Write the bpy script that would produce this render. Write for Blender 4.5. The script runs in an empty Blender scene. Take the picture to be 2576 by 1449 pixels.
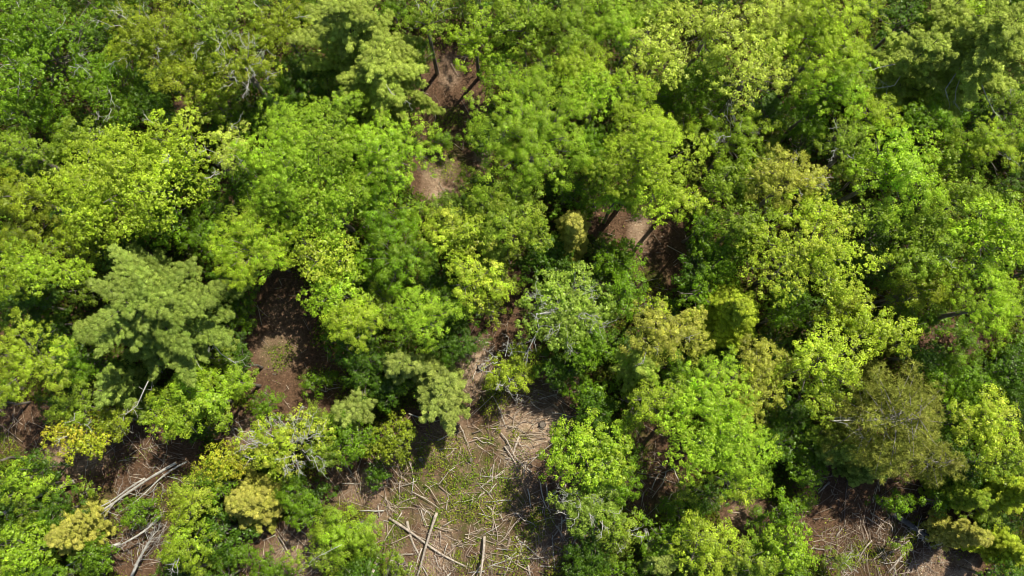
import bpy, math, random
import numpy as np
from mathutils import Vector

scene = bpy.context.scene
col = scene.collection
R_ = math.radians

# ------------------------------------------------------------------ camera
H, TILT, HFOV = 55.0, R_(9.0), R_(70.0)
WPX, HPX = 2576.0, 1449.0                       # pixel grid the survey below was read in
F = WPX / 2 / math.tan(HFOV / 2)
cam = bpy.data.objects.new('camera', bpy.data.cameras.new('camera'))
col.objects.link(cam)
cam.location = (0, 0, H)
cam.rotation_euler = (TILT, 0, 0)
cam.data.sensor_fit = 'HORIZONTAL'
cam.data.angle = HFOV
cam.data.clip_end = 2000
scene.camera = cam
CT, ST = math.cos(TILT), math.sin(TILT)


def at(px, py, z=0.0):
    """The point at height z seen at survey pixel (px, py), and its depth."""
    u, v = px - WPX / 2, HPX / 2 - py
    dy, dz = v * CT + F * ST, v * ST - F * CT
    t = (z - H) / dz
    return u * t, dy * t, t * F


def pix(x, y, z):
    dz = z - H
    vy, vz = y * CT + dz * ST, -y * ST + dz * CT
    return WPX / 2 + F * x / -vz, HPX / 2 - F * vy / -vz


def ground_z(x, y):
    return (0.22 * np.sin(x * 0.21 + 1.3) * np.cos(y * 0.17) + 0.12 * np.sin(x * 0.63 + y * 0.41)
            + 0.05 * np.sin(x * 1.7 - y * 1.3) + 0.03 * np.sin(x * 3.1 + 2) * np.sin(y * 2.7))


# ------------------------------------------------------------------ light
SUN_AZ, SUN_EL = math.atan2(0.62, 0.78), R_(58)
w = bpy.data.worlds.new('World'); scene.world = w; w.use_nodes = True
nt = w.node_tree; nt.nodes.clear()
sky = nt.nodes.new('ShaderNodeTexSky'); sky.sky_type = 'NISHITA'; sky.sun_disc = False
sky.sun_elevation = SUN_EL; sky.sun_rotation = SUN_AZ
bg = nt.nodes.new('ShaderNodeBackground'); bg.inputs['Strength'].default_value = 0.08
wo = nt.nodes.new('ShaderNodeOutputWorld')
nt.links.new(sky.outputs[0], bg.inputs[0]); nt.links.new(bg.outputs[0], wo.inputs[0])
sl = bpy.data.lights.new('sun', 'SUN'); sl.energy = 5.0; sl.angle = R_(0.5); sl.color = (1.0, 0.935, 0.74)
so = bpy.data.objects.new('sun', sl); col.objects.link(so)
sd = Vector((math.sin(SUN_AZ) * math.cos(SUN_EL), math.cos(SUN_AZ) * math.cos(SUN_EL), math.sin(SUN_EL)))
so.rotation_euler = sd.to_track_quat('Z', 'Y').to_euler(); so.location = sd * 90
scene.view_settings.view_transform = 'Standard'
scene.view_settings.look = 'None'
scene.view_settings.exposure = 0
scene.render.engine = 'CYCLES'
scene.cycles.max_bounces = 6
scene.cycles.diffuse_bounces = 3
scene.cycles.glossy_bounces = 2
scene.cycles.filter_width = 1.0
scene.cycles.transmission_bounces = 3


# ------------------------------------------------------------------ materials
def mat(name):
    m = bpy.data.materials.new(name); m.use_nodes = True
    m.node_tree.nodes.clear()
    return m, m.node_tree.nodes, m.node_tree.links


def leaf_material(name, trans, gloss, rough):
    m, n, l = mat(name)
    a = n.new('ShaderNodeAttribute'); a.attribute_name = 'tint'
    d = n.new('ShaderNodeBsdfDiffuse'); t = n.new('ShaderNodeBsdfTranslucent')
    g = n.new('ShaderNodeBsdfGlossy'); g.inputs['Roughness'].default_value = rough
    g.inputs['Color'].default_value = (0.8, 0.85, 0.75, 1)
    hs = n.new('ShaderNodeHueSaturation'); hs.inputs['Hue'].default_value = 0.492
    hs.inputs['Saturation'].default_value = 1.1; hs.inputs['Value'].default_value = 1.3
    m1 = n.new('ShaderNodeMixShader'); m1.inputs[0].default_value = trans
    m2 = n.new('ShaderNodeMixShader'); m2.inputs[0].default_value = gloss
    o = n.new('ShaderNodeOutputMaterial')
    l.new(a.outputs['Color'], d.inputs['Color']); l.new(a.outputs['Color'], hs.inputs['Color'])
    l.new(hs.outputs[0], t.inputs['Color'])
    l.new(d.outputs[0], m1.inputs[1]); l.new(t.outputs[0], m1.inputs[2])
    l.new(m1.outputs[0], m2.inputs[1]); l.new(g.outputs[0], m2.inputs[2])
    l.new(m2.outputs[0], o.inputs['Surface'])
    return m


def bark_material(name, c1, c2, scale=5, stretch=(1, 1, .25)):
    m, n, l = mat(name)
    tc = n.new('ShaderNodeTexCoord'); mp = n.new('ShaderNodeMapping'); mp.inputs['Scale'].default_value = stretch
    no = n.new('ShaderNodeTexNoise'); no.inputs['Scale'].default_value = scale; no.inputs['Detail'].default_value = 8
    no.inputs['Roughness'].default_value = .7
    cr = n.new('ShaderNodeValToRGB'); cr.color_ramp.elements[0].color = (*c1, 1); cr.color_ramp.elements[1].color = (*c2, 1)
    cr.color_ramp.elements[0].position = .35; cr.color_ramp.elements[1].position = .65
    b = n.new('ShaderNodeBsdfPrincipled'); b.inputs['Roughness'].default_value = .9
    bp = n.new('ShaderNodeBump'); bp.inputs['Strength'].default_value = .6; bp.inputs['Distance'].default_value = .04
    o = n.new('ShaderNodeOutputMaterial')
    l.new(tc.outputs['Object'], mp.inputs[0]); l.new(mp.outputs[0], no.inputs['Vector'])
    l.new(no.outputs['Fac'], cr.inputs[0]); l.new(cr.outputs[0], b.inputs['Base Color'])
    l.new(no.outputs['Fac'], bp.inputs['Height']); l.new(bp.outputs[0], b.inputs['Normal'])
    l.new(b.outputs[0], o.inputs['Surface'])
    return m


LEAF = leaf_material('broad_leaf', .30, .04, .42)
NEEDLE = leaf_material('needle', .15, .03, .5)
GREEN_LOW = leaf_material('undergrowth_leaf', .3, .02, .5)
BARK = bark_material('bark_grey_brown', (.10, .085, .07), (.34, .30, .27))
BARK_DARK = bark_material('bark_dark', (.035, .03, .028), (.12, .10, .09))
DEAD = bark_material('dead_wood_pale', (.36, .34, .32), (.78, .76, .73))
GREY_LIMB = bark_material('grey_limb', (.20, .18, .17), (.46, .43, .41))
LOGM = bark_material('weathered_log', (.26, .20, .165), (.72, .64, .57), 6)
LOG_DARK = bark_material('dark_log', (.05, .05, .055), (.17, .17, .18), 6)
CUT = bark_material('cut_wood', (.32, .22, .14), (.55, .42, .3), 14, (1, 1, 1))
STICKM = []
for i, (a_, b_) in enumerate([((.30, .22, .18), (.66, .54, .46)), ((.16, .12, .10), (.38, .30, .25)), ((.40, .35, .31), (.74, .67, .61)), ((.12, .085, .07), (.26, .19, .16))]):
    STICKM.append(bark_material('stick_bark_%d' % i, a_, b_, 9))


# ------------------------------------------------------------------ mesh builders
def np_mesh(name, verts, k, tint, material, smooth=False):
    """verts (n*k,3): n separate k-gons."""
    n = len(verts) // k
    me = bpy.data.meshes.new(name)
    me.vertices.add(n * k); me.loops.add(n * k); me.polygons.add(n)
    me.vertices.foreach_set('co', np.ascontiguousarray(verts, np.float32).ravel())
    me.loops.foreach_set('vertex_index', np.arange(n * k, dtype=np.int32))
    me.polygons.foreach_set('loop_start', np.arange(0, n * k, k, dtype=np.int32))
    me.update(calc_edges=True)
    a = me.attributes.new('tint', 'FLOAT_COLOR', 'FACE')
    c = np.ones((n, 4), np.float32); c[:, :3] = tint
    a.data.foreach_set('color', c.ravel())
    me.materials.append(material)
    return me


def unit(v):
    return v / np.maximum(np.linalg.norm(v, axis=1, keepdims=True), 1e-6)


def leaves(c, nrm, size, rng, aspect=.8):
    """kite shaped leaves: centre, normal, length"""
    n = len(c)
    a = unit(np.cross(nrm, rng.normal(size=(n, 3))))
    b = np.cross(nrm, a)
    s = size[:, None]
    fold = nrm * s * .12
    v = np.stack([c - a * s * .5, c + b * s * .5 * aspect + a * s * .06 + fold, c + a * s * .55, c - b * s * .5 * aspect + a * s * .06 + fold], 1)
    return v.reshape(-1, 3)


def blades(c, d, L, W, rng):
    n = len(c)
    p = unit(np.cross(d, rng.normal(size=(n, 3)))) * W[:, None] * .5
    return np.stack([c - p, c + p, c + d * L[:, None]], 1).reshape(-1, 3)


class Tubes:
    def __init__(s): s.v, s.f = [], []

    def add(s, pts, r0, r1, sides=6, cap=True):
        pts = [Vector(p) for p in pts]; n = len(pts); base = len(s.v)
        for i, p in enumerate(pts):
            d = (pts[min(i + 1, n - 1)] - pts[max(i - 1, 0)])
            if d.length < 1e-6: d = Vector((0, 0, 1))
            d.normalize()
            a = d.cross(Vector((0.31, 0.17, .93)) if abs(d.z) < .9 else Vector((1, 0, 0))).normalized(); b = d.cross(a)
            r = r0 + (r1 - r0) * i / (n - 1)
            for k in range(sides):
                t = 2 * math.pi * k / sides
                q = p + a * (r * math.cos(t)) + b * (r * math.sin(t))
                s.v.append(q[:])
        for i in range(n - 1):
            for k in range(sides):
                k2 = (k + 1) % sides
                s.f.append((base + i * sides + k, base + i * sides + k2, base + (i + 1) * sides + k2, base + (i + 1) * sides + k))
        if cap:
            s.f.append(tuple(base + k for k in range(sides))[::-1])
            s.f.append(tuple(base + (n - 1) * sides + k for k in range(sides)))

    def mesh(s, name, material):
        me = bpy.data.meshes.new(name); me.from_pydata(s.v, [], s.f); me.materials.append(material)
        me.polygons.foreach_set('use_smooth', [len(f) == 4 for f in s.f]); me.update()
        return me


def crooked(a, b, rng, amp, n=5):
    a, b = np.array(a, float), np.array(b, float)
    out = [a + (b - a) * t for t in np.linspace(0, 1, n)]
    L = np.linalg.norm(b - a)
    for i in range(1, n - 1): out[i] = out[i] + rng.normal(size=3) * amp * L * .5
    return out


def twiggy(T, a, b, r, rng, depth=2, amp=.09, kids=3):
    """a bare branch with side twigs"""
    pts = crooked(a, b, rng, amp, 5)
    T.add(pts, r, r * .35, 5 if r > .03 else 4, False)
    if depth <= 0: return
    L = np.linalg.norm(np.array(b) - np.array(a)); d = (np.array(b) - np.array(a)) / max(L, 1e-6)
    for _ in range(kids):
        i = rng.integers(1, 5); p = pts[i]
        e = d * .6 + rng.normal(size=3) * .6; e /= np.linalg.norm(e)
        twiggy(T, p, p + e * L * rng.uniform(.3, .55), r * .5, rng, depth - 1, amp, max(2, kids - 1))


def obj(name, me, parent=None, loc=(0, 0, 0)):
    o = bpy.data.objects.new(name, me); col.objects.link(o); o.location = loc
    if parent is not None: o.parent = parent
    return o


def tag(o, label=None, cat=None, group=None, kind=None):
    if label: o['label'] = label
    if cat: o['category'] = cat
    if group: o['group'] = group
    if kind: o['kind'] = kind
    return o


# ------------------------------------------------------------------ foliage colours (albedo)
C = {
    'bright': ((0.337, 0.542, 0.025), (0.530, 0.627, 0.058)),
    'lime': ((0.400, 0.550, 0.029), (0.599, 0.654, 0.079)),
    'pale': ((0.509, 0.616, 0.070), (0.731, 0.812, 0.197)),
    'yellow': ((0.355, 0.536, 0.026), (0.486, 0.572, 0.042)),
    'orange': ((0.412, 0.502, 0.024), (0.587, 0.520, 0.049)),
    'green': ((0.180, 0.343, 0.010), (0.260, 0.401, 0.016)),
    'deep': ((0.092, 0.202, 0.008), (0.130, 0.233, 0.010)),  # dark green, lowered further to paint shade into the in-between crowns
    'mid': ((0.272, 0.418, 0.027), (0.427, 0.498, 0.048)),
    'olive': ((0.292, 0.393, 0.021), (0.444, 0.470, 0.038)),
    'tan': ((0.456, 0.505, 0.060), (0.623, 0.578, 0.118)),
    'grey': ((0.315, 0.475, 0.053), (0.484, 0.570, 0.097)),
    'pine': ((0.243, 0.360, 0.054), (0.379, 0.479, 0.086)),
    'pinel': ((0.354, 0.465, 0.068), (0.518, 0.610, 0.110)),
    'blue': ((0.294, 0.387, 0.071), (0.425, 0.496, 0.107)),
    'red': ((0.306, 0.362, 0.054), (0.446, 0.449, 0.096)),
    'straw': ((0.455, 0.478, 0.076), (0.613, 0.579, 0.125)),
    'firy': ((0.424, 0.556, 0.032), (0.590, 0.674, 0.056)),
}


def crown_broad(rng, rx, ry, rz, c, gap=0., leaf=.098, spray=.5, tipmix=.35, twig=False):
    base, tip = np.array(C[c][0]), np.array(C[c][1])
    Rm = (rx + ry) / 2
    ax = np.array([rx, ry, rz])
    nl = int((9 + Rm * 5.0) * rng.uniform(.8, 1.25) * (1 + .3 * max(0, spray - .5)))
    leaf = leaf * float(np.clip(rng.normal() * .17 + 1, .72, 1.4)); csc = rng.uniform(.72, 1.35); mixamp = rng.uniform(.6, 1.6)
    V, K = [], []
    lobes = []; el = .25 + .75 * spray * rng.uniform(.8, 1.2); lrs = 1.08 - .30 * min(spray, 1.3) * rng.uniform(.7, 1.1)
    g = math.pi * (3 - math.sqrt(5)); off = rng.uniform(0, 6.28)
    for i in range(nl):
        z = 1 - (i + .5) / nl * 1.35
        r = math.sqrt(max(0, 1 - z * z)); th = g * i + off + rng.normal() * .25
        d = np.array([r * math.cos(th), r * math.sin(th), z])
        reach = rng.uniform(.55, .92) * (1 if rng.random() > .18 else 1.12)
        lobes.append((d, d * ax * reach, Rm * rng.uniform(.20, .42) * lrs))
    for d, cen, lr in lobes:
        if rng.random() < gap * .5: continue
        ltone = rng.normal() * .10; lmix = rng.uniform(0, 1) ** 1.5
        cr = rng.uniform(.14, .25) * csc
        m = int(1.55 * 4 * math.pi * lr * lr / (math.pi * cr * cr) * .55 * (1 - gap * .45))
        q = unit(rng.normal(size=(m, 3))); q[:, 2] = np.where(q[:, 2] < -.35, -q[:, 2], q[:, 2])
        # bough: stretch outward along d, flattened
        p = q * lr * np.array([1, 1, .62])
        out = unit(d[None] * np.array([1, 1, .35]))[0]
        p += out[None] * (p @ out)[:, None] * el
        p *= rng.uniform(.78, 1.0 + spray * .35, size=(m, 1))
        p += rng.normal(size=(m, 3)) * .10
        cc = cen[None] + p
        cn = unit(q * .6 + out * .35 + np.array([0, 0, .6]))
        crs = cr * rng.uniform(.6, 1.35, size=m)
        k = np.maximum(5, (crs / .3) ** 2 * 27 * (.15 / leaf) ** 1.75).astype(int)
        idx = np.repeat(np.arange(m), k); n = len(idx)
        s = unit(rng.normal(size=(n, 3))); s[:, 2] = np.where(s[:, 2] < -.2, -s[:, 2], s[:, 2])
        rr = crs[idx][:, None] * rng.uniform(.45, 1.05, size=(n, 1))
        # each clump is a small shallow rosette tilted with the bough
        lp = s * rr * np.array([1, 1, .62]) + cc[idx]
        nn = unit(s * .75 + cn[idx] * .60 + rng.normal(size=(n, 3)) * .27)
        V.append(leaves(lp, nn, leaf * rng.uniform(.6, 1.3, size=n), rng))
        ct = rng.normal(size=m) * .17
        cmx = np.clip(lmix * .7 + rng.normal(size=m) * .38, 0, 1) * min(.95, tipmix * mixamp)
        mx = np.clip(cmx[idx] + (s[:, 2] - .3) * .22, 0, 1)[:, None]  # upper leaves of each clump lightened: sunlit tops put into the tint
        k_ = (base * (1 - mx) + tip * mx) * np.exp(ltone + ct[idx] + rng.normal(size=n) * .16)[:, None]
        K.append(k_)
    return np.concatenate(V), np.concatenate(K), lobes


def crown_conifer(rng, rx, ry, zb, zt, c, style):
    base, tip = np.array(C[c][0]), np.array(C[c][1])
    P = dict(wpine=(.85, .55, .17, .050, 1, .12, .30), rpine=(.68, .5, .27, .038, 13, .30, .40),
             fir=(.45, .70, .13, .040, 1, -.18, .32))[style]
    dz, pw, nL, nW, dens, rise, wid = P
    V, K, axes = [], [], []
    nlev = max(3, int((zt - zb) / dz))
    Rm = (rx + ry) / 2
    for li in range(nlev):
        t = (li + rng.uniform(0, .6)) / nlev
        z = zb + (zt - zb) * t
        rad = (1 - t) ** pw * (1 if t > .25 else .75 + t)
        nb = int(rng.integers(5, 8)) if style != 'rpine' else int(rng.integers(4, 7))
        ph0 = rng.uniform(0, 6.28)
        for b in range(nb):
            ph = ph0 + 6.283 * b / nb + rng.normal() * .18
            L = rad * rng.uniform(.68, 1.08)
            r = np.array([rx * L * math.cos(ph), ry * L * math.sin(ph)]); LL = float(np.hypot(*r))
            if LL < .35: LL = .35; r = np.array([math.cos(ph), math.sin(ph)]) * .35
            dxy = r / LL; per = np.array([-dxy[1], dxy[0]])
            rs = rise + (t - .3) * .35
            tone = rng.normal() * .10

            def axis(s):
                zz = z + LL * (rs * s - .12 * s * s)
                return np.stack([dxy[0] * LL * s, dxy[1] * LL * s, zz], -1)
            axes.append([axis(np.array(q)) for q in (0., .35, .7, .97)])
            W = wid * LL + .15; rx_sc = 1
            step = dict(wpine=.34, rpine=.42, fir=.26)[style]
            ns = max(3, int(LL / step))
            for k in range(ns):
                s0 = .14 + .86 * (k + rng.uniform(0, .5)) / ns
                if style == 'rpine' and s0 < .35 and rng.random() < .6: continue
                for side in (-1, 1):
                    q = W * (1 - .75 * max(0, s0 - .35) / .65) * rng.uniform(.55, 1.15) * (min(1, s0 / .3))
                    n = max(2, int(q / (.10 if style == 'wpine' else .09))) if style != 'rpine' else max(2, int(q / .22))
                    u = rng.uniform(0, 1, n) ** .8 * q
                    a0 = axis(np.full(n, min(s0, 1)))
                    ang = rng.uniform(.65, .95)
                    dd = dxy * math.cos(ang) + per * side * math.sin(ang)
                    pos = a0.copy(); pos[:, 0] += dd[0] * u; pos[:, 1] += dd[1] * u
                    pos[:, 2] += .10 * u + rng.normal(size=n) * .05 - .07 * u * u + rng.normal() * .05
                    pos += rng.normal(size=(n, 3)) * (.035 if style != 'rpine' else .10)
                    nb_ = 24 if style != 'rpine' else 24
                    idx = np.repeat(np.arange(n), nb_); m = len(idx)
                    d3 = np.array([dd[0], dd[1], .45])
                    rdir = unit(rng.normal(size=(m, 3)))
                    dr = unit(d3 * (.75 if style != 'rpine' else .25) + rdir * .8 + np.array([0, 0, .25]))
                    ll = nL * rng.uniform(.7, 1.3, m)
                    V.append(blades(pos[idx], dr, ll, np.full(m, nW), rng))
                    mx = np.clip(rng.uniform(0, .5, n) + .35 * (u / max(q, .01)), 0, 1)[idx][:, None]
                    K.append((base * (1 - mx) + tip * mx) * np.exp(tone + rng.normal(size=m) * .15 + rng.normal(size=n)[idx] * .12)[:, None])
    # leader
    m = 160
    p = np.zeros((m, 3)); p[:, 2] = zt - .6 + rng.uniform(0, .9, m); p[:, :2] += rng.normal(size=(m, 2)) * .07
    dr = unit(rng.normal(size=(m, 3)) + np.array([0, 0, .6]))
    V.append(blades(p, dr, nL * rng.uniform(.7, 1.2, m), np.full(m, nW), rng)); K.append(np.tile(tip, (m, 1)))
    return np.concatenate(V), np.concatenate(K), axes


def crown_plume(rng, rx, ry, zb, zt, c, style):
    """soft needled conifer: finger shaped boughs made of small solid needle lumps"""
    base, tip = np.array(C[c][0]), np.array(C[c][1])
    dz, pw, rise, wid, lr0, kl = dict(wpine=(1.0, .50, .16, .17, .165, .15), fir=(.44, .72, -.10, .22, .135, .12))[style]
    V, K, axes = [], [], []
    nlev = max(4, int((zt - zb) / dz))
    for li in range(nlev):
        t = (li + rng.uniform(0, .5)) / nlev
        z = zb + (zt - zb) * t
        rad = max(.06, (1 - t)) ** pw * (1 if t > .2 else .8 + t)
        nb = int(rng.integers(6, 9))
        ph0 = rng.uniform(0, 6.28)
        for b in range(nb):
            ph = ph0 + 6.283 * b / nb + rng.normal() * .16
            L = rad * rng.choice([rng.uniform(.5, .8), rng.uniform(.85, 1.25)])
            r = np.array([rx * L * math.cos(ph), ry * L * math.sin(ph)]); LL = float(np.hypot(*r))
            if LL < .4: LL = .4; r = np.array([math.cos(ph), math.sin(ph)]) * LL
            dxy = r / LL; per = np.array([-dxy[1], dxy[0]])
            rs = rise + (t - .3) * (.55 if style == 'wpine' else .35)
            curl = rng.uniform(.05, .2)
            tone = rng.normal() * .09; bmix = rng.uniform(0, .45)
            zax = lambda s: z + LL * (rs * s - curl * s * s)
            axes.append([np.array([dxy[0] * LL * q, dxy[1] * LL * q, zax(q)]) for q in (0., .35, .7, .95)])
            W = wid * LL + .18
            nl = int(LL * W * 1.5 / (lr0 * lr0 * 1.3)) + 3
            s0 = rng.uniform(.12, 1.0, nl)
            prof = np.interp(s0, [0, .2, .45, .8, 1.0], [.25, .7, 1., .55, .12])
            lat = rng.uniform(-1, 1, nl) * prof * W
            # herringbone: gather lumps on side shoots
            ph_ = (s0 * LL - np.abs(lat) * .6) / .42
            s0 = s0 - (ph_ - np.round(ph_)) * .42 * .55 / LL
            cen = np.stack([dxy[0] * LL * s0 + per[0] * lat, dxy[1] * LL * s0 + per[1] * lat, zax(s0) - .22 * lat * lat / W + rng.normal(size=nl) * .05], -1)
            lr = lr0 * rng.uniform(.7, 1.35, nl)
            k = np.maximum(10, 46 * (lr / lr0) ** 2 * (lr0 / .18) ** 2 * (.15 / kl) ** 2).astype(int)
            idx = np.repeat(np.arange(nl), k); n = len(idx)
            q = unit(rng.normal(size=(n, 3))); q[:, 2] = np.where(q[:, 2] < -.15, -q[:, 2], q[:, 2])
            pos = cen[idx] + q * lr[idx][:, None] * rng.uniform(.6, 1.1, size=(n, 1)) * np.array([1, 1, .75])
            nn = unit(q + rng.normal(size=(n, 3)) * .38 + np.array([0, 0, .25]))
            # needles point out along the bough
            dirv = unit(np.array([[dxy[0], dxy[1], .2]]) * .8 + q * .8 + rng.normal(size=(n, 3)) * .35)
            a = unit(dirv - nn * np.sum(dirv * nn, 1, keepdims=True)); bb = np.cross(nn, a)
            Lk = (kl * rng.uniform(.65, 1.3, n))[:, None]; Wk = Lk * .17
            V.append(np.stack([pos - a * Lk * .4, pos + bb * Wk, pos + a * Lk * .6, pos - bb * Wk], 1).reshape(-1, 3))
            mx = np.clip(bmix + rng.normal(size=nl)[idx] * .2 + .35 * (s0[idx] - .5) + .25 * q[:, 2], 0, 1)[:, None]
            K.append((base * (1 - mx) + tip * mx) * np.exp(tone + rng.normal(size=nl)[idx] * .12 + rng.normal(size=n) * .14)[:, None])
    return np.concatenate(V), np.concatenate(K), axes


CJ = []
crowns_px = []      # (px, py, rx, ry, ztop) for the undergrowth pass


def tree(px, py, rx, ry, zt, c, name, label, group=None, kind='broad', cat='tree', twigs=0, gap=0., lean=None,
         leaf=.098, spray=.5, flat=None, seed=None, tip=.35, dead=(), bark=None):
    rng = np.random.default_rng(seed if seed is not None else abs(int(px * 7 + py * 13 + zt * 31)))
    zt = zt * .88 if zt > 6 else zt
    x0, y0, dep = at(px, py, zt * .75)
    Rx, Ry = rx * dep / F, ry * dep / F
    Rm = (Rx + Ry) / 2
    if kind == 'broad':
        rz = flat if flat else min(zt * .38, Rm * .85)
    else:
        rz = zt * .42
    hc = zt - rz
    x, y, dep = at(px, py, hc + rz * .35)
    Rx, Ry = rx * dep / F, ry * dep / F
    if kind != 'broad': Rx, Ry = Rx * (1.14 if rx > 140 else 1.2), Ry * 1.2
    elif rx > 95 and zt > 9.5: Rx, Ry = Rx * 1.05, Ry * 1.05
    bx, by = x, y
    lx, ly = lean if lean else (rng.normal() * .03 * zt, rng.normal() * .03 * zt)
    bx -= lx; by -= ly
    gz = float(ground_z(bx, by))
    root = obj(name, None, loc=(bx, by, gz)); root.empty_display_size = .5
    tag(root, label, cat, group)
    crowns_px.append((px, py, rx, ry, zt)); CJ.append(zt)
    T = Tubes()
    sc = zt / 13
    bk = bark or (BARK if kind == 'broad' else GREY_LIMB if kind == 'rpine' else BARK_DARK)
    off = np.array([lx, ly, 0.])
    if kind == 'broad':
        V, K, lobes = crown_broad(rng, Rx / 1.13, Ry / 1.13, rz / 1.05, c, gap, leaf, spray, tip)
        cen = off + np.array([0, 0, hc - gz])
        V = V + cen; K = K * (.86 + .14 * min(1, max(0, (zt - 4) / 6))) * rng.uniform(.93, 1.08)  # shorter crowns tinted darker, painting in the shade below taller ones
        obj('crown', np_mesh('crown', V, 4, K, LEAF), root)
        top = off * .9 + np.array([0, 0, hc - gz + rz * .45])
        fork = off * .35 + np.array([0, 0, max(.4, (hc - gz) - rz * .75)])
        T.add([(0, 0, -.15), (0, 0, .25), tuple(fork * .5 + rng.normal(size=3) * .06), tuple(fork)], .21 * sc + .04, .14 * sc + .02, 8)
        T.add(crooked(fork, top, rng, .05), .14 * sc + .02, .03, 6)
        for d, cc, lr in lobes:
            s = rng.uniform(.0, .6)
            st = fork + (top - fork) * s
            en = cen + cc + d * lr * .3
            mid = st * .45 + en * .55 + np.array([0, 0, .12 * np.linalg.norm(en - st)]) * (-1 if cc[2] < 0 else .3)
            r = (.035 + .014 * lr) * (.6 + .5 * sc)
            T.add([st, mid, en], r * 1.3, r * .35, 5, False)
            for _ in range(2):
                e = cen + cc + rng.normal(size=3) * lr * .6
                T.add([mid * .5 + en * .5, e], r * .5, r * .2, 4, False)
        obj('trunk', T.mesh('trunk', bk), root)
        if twigs:
            for i in range(twigs):
                D = Tubes()
                a = rng.uniform(0, 6.28); q = rng.uniform(.1, .75)
                p = cen + np.array([math.cos(a) * Rx * q, math.sin(a) * Ry * q, rz * .55 * math.sqrt(1 - q * q)])
                e = np.array([math.cos(a) + rng.normal() * .5, math.sin(a) + rng.normal() * .5, .75])
                e /= np.linalg.norm(e)
                twiggy(D, p, p + e * rng.uniform(.6, 1.3) * (.5 + rz * .3), .028, rng, 2, .12, 4)
                obj('bare_twig', D.mesh('bare_twig', DEAD), root)
    else:
        zb = zt * (.30 if kind == 'wpine' else .34 if kind == 'rpine' else .10)
        V, K, axes = (crown_conifer if kind == 'rpine' else crown_plume)(rng, Rx, Ry, zb, zt - gz, c, kind)
        V = V + off * np.clip(V[:, 2:3] / zt, 0, 1)
        obj('crown', np_mesh('crown', V, 3 if kind == 'rpine' else 4, K, NEEDLE), root)
        T.add([(0, 0, -.15)] + [tuple(off * q + np.array([0, 0, (zt - gz) * q])) for q in (.2, .45, .7, .98)], .2 * sc + .03, .02, 8)
        for ax in axes:
            pts = [np.array(p) + off * min(1, p[2] / zt) for p in ax]
            T.add(pts, .03 + .012 * sc, .01, 4, False)
        obj('trunk', T.mesh('trunk', bk), root)
    for i, (pl, r) in enumerate(dead):                 # bare dead limbs: survey polyline with heights
        D = Tubes()
        pts = [np.array(at(u, v, zz)[:2] + (zz,)) - np.array([bx, by, gz]) for u, v, zz in pl]
        st = off * min(1, pts[0][2] / zt); st = np.array([st[0], st[1], pts[0][2] - .3])
        D.add([st] + pts, r * .8, r * .3, 6, True)
        for p, q in zip(pts[:-1], pts[1:]):
            for _ in range(4):
                s = rng.uniform(.1, 1); m = p * (1 - s) + q * s
                e = (q - p) / np.linalg.norm(q - p) * .8 + rng.normal(size=3) * .6
                twiggy(D, m, m + e * rng.uniform(.2, .6), r * .3, rng, 1, .12, 2)
        obj('dead_branch', D.mesh('dead_branch', DEAD), root)
    return root


B = 'broadleaf_tree'
t = tree
# ---- upper left
t(90, 130, 165, 150, 12.5, 'green', B, 'deep green tree with bare pale limbs showing, filling the top left corner', twigs=16, gap=.45, spray=.9)
t(45, 275, 105, 85, 10, 'green', B, 'dark green tree at the left edge just below the corner tree', gap=.2, twigs=2)
t(265, 215, 95, 110, 9.5, 'green', B, 'dark green tree between the corner tree and the twiggy olive ones', gap=.3, twigs=6)
t(395, 85, 125, 105, 12, 'olive', B, 'olive green tree with pale twigs beside the top left corner tree', twigs=14, gap=.3)
t(545, 70, 105, 95, 12.4, 'mid', B, 'yellowish olive tree at the top edge, middle of the twiggy olive trees', twigs=9, gap=.25)
t(615, 165, 95, 75, 12.2, 'olive', B, 'olive tree with the thickest tangle of white twigs on its lower side', twigs=20, gap=.3)
t(690, 50, 75, 80, 11, 'olive', B, 'dim olive tree right beside the big pine at the top edge', gap=.25, twigs=3)
t(470, 180, 90, 75, 10.8, 'olive', B, 'dull olive tree in the hollow below the twiggy olive trees', gap=.35, twigs=7)
t(390, 270, 90, 60, 8, 'deep', B, 'shaded dark green tree above the yellowish round crowns', gap=.25)
t(545, 262, 62, 50, 8.8, 'mid', B, 'small olive crown standing alone in the dark hollow', gap=.3)
t(680, 265, 90, 75, 7.5, 'deep', B, 'shaded dark tree between the small olive crown and the bright maple', gap=.25)
t(745, 195, 65, 75, 8, 'deep', B, 'dark green tree tucked under the left side of the top pine', gap=.25)
t(55, 375, 95, 60, 10.5, 'mid', B, 'olive green tree at the left edge above two duller crowns', gap=.15)
t(190, 350, 75, 50, 9.5, 'mid', B, 'small yellow green crown above the large round lime one', gap=.25, twigs=2)
t(50, 490, 90, 70, 11, 'olive', B, 'dull olive tree on the left edge beside the large round lime crown', gap=.1)
t(60, 590, 75, 55, 9.5, 'olive', B, 'olive green crown directly above the bright yellow tree on the left edge', gap=.2)
t(290, 470, 158, 128, 13, 'lime', B, 'large round lime green crown, biggest left of the double maple', gap=.08, seed=5)
t(185, 610, 90, 60, 8, 'olive', B, 'shaded olive tree below the large round lime crown', gap=.3)
t(310, 620, 85, 55, 7, 'deep', B, 'dark tree behind the spire of the big grey green pine', gap=.3)
t(410, 540, 65, 85, 8.5, 'green', B, 'darker green tree hidden at the lower right of the round lime crown', gap=.15)
t(445, 360, 105, 78, 12, 'lime', B, 'pale yellow green tree up and right of the round lime crown', gap=.25, twigs=2)
t(575, 385, 42, 88, 11.5, 'pale', B, 'thin yellowish tree with white bare branches over a dark gap', gap=.4, twigs=8, tip=.6)
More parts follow.
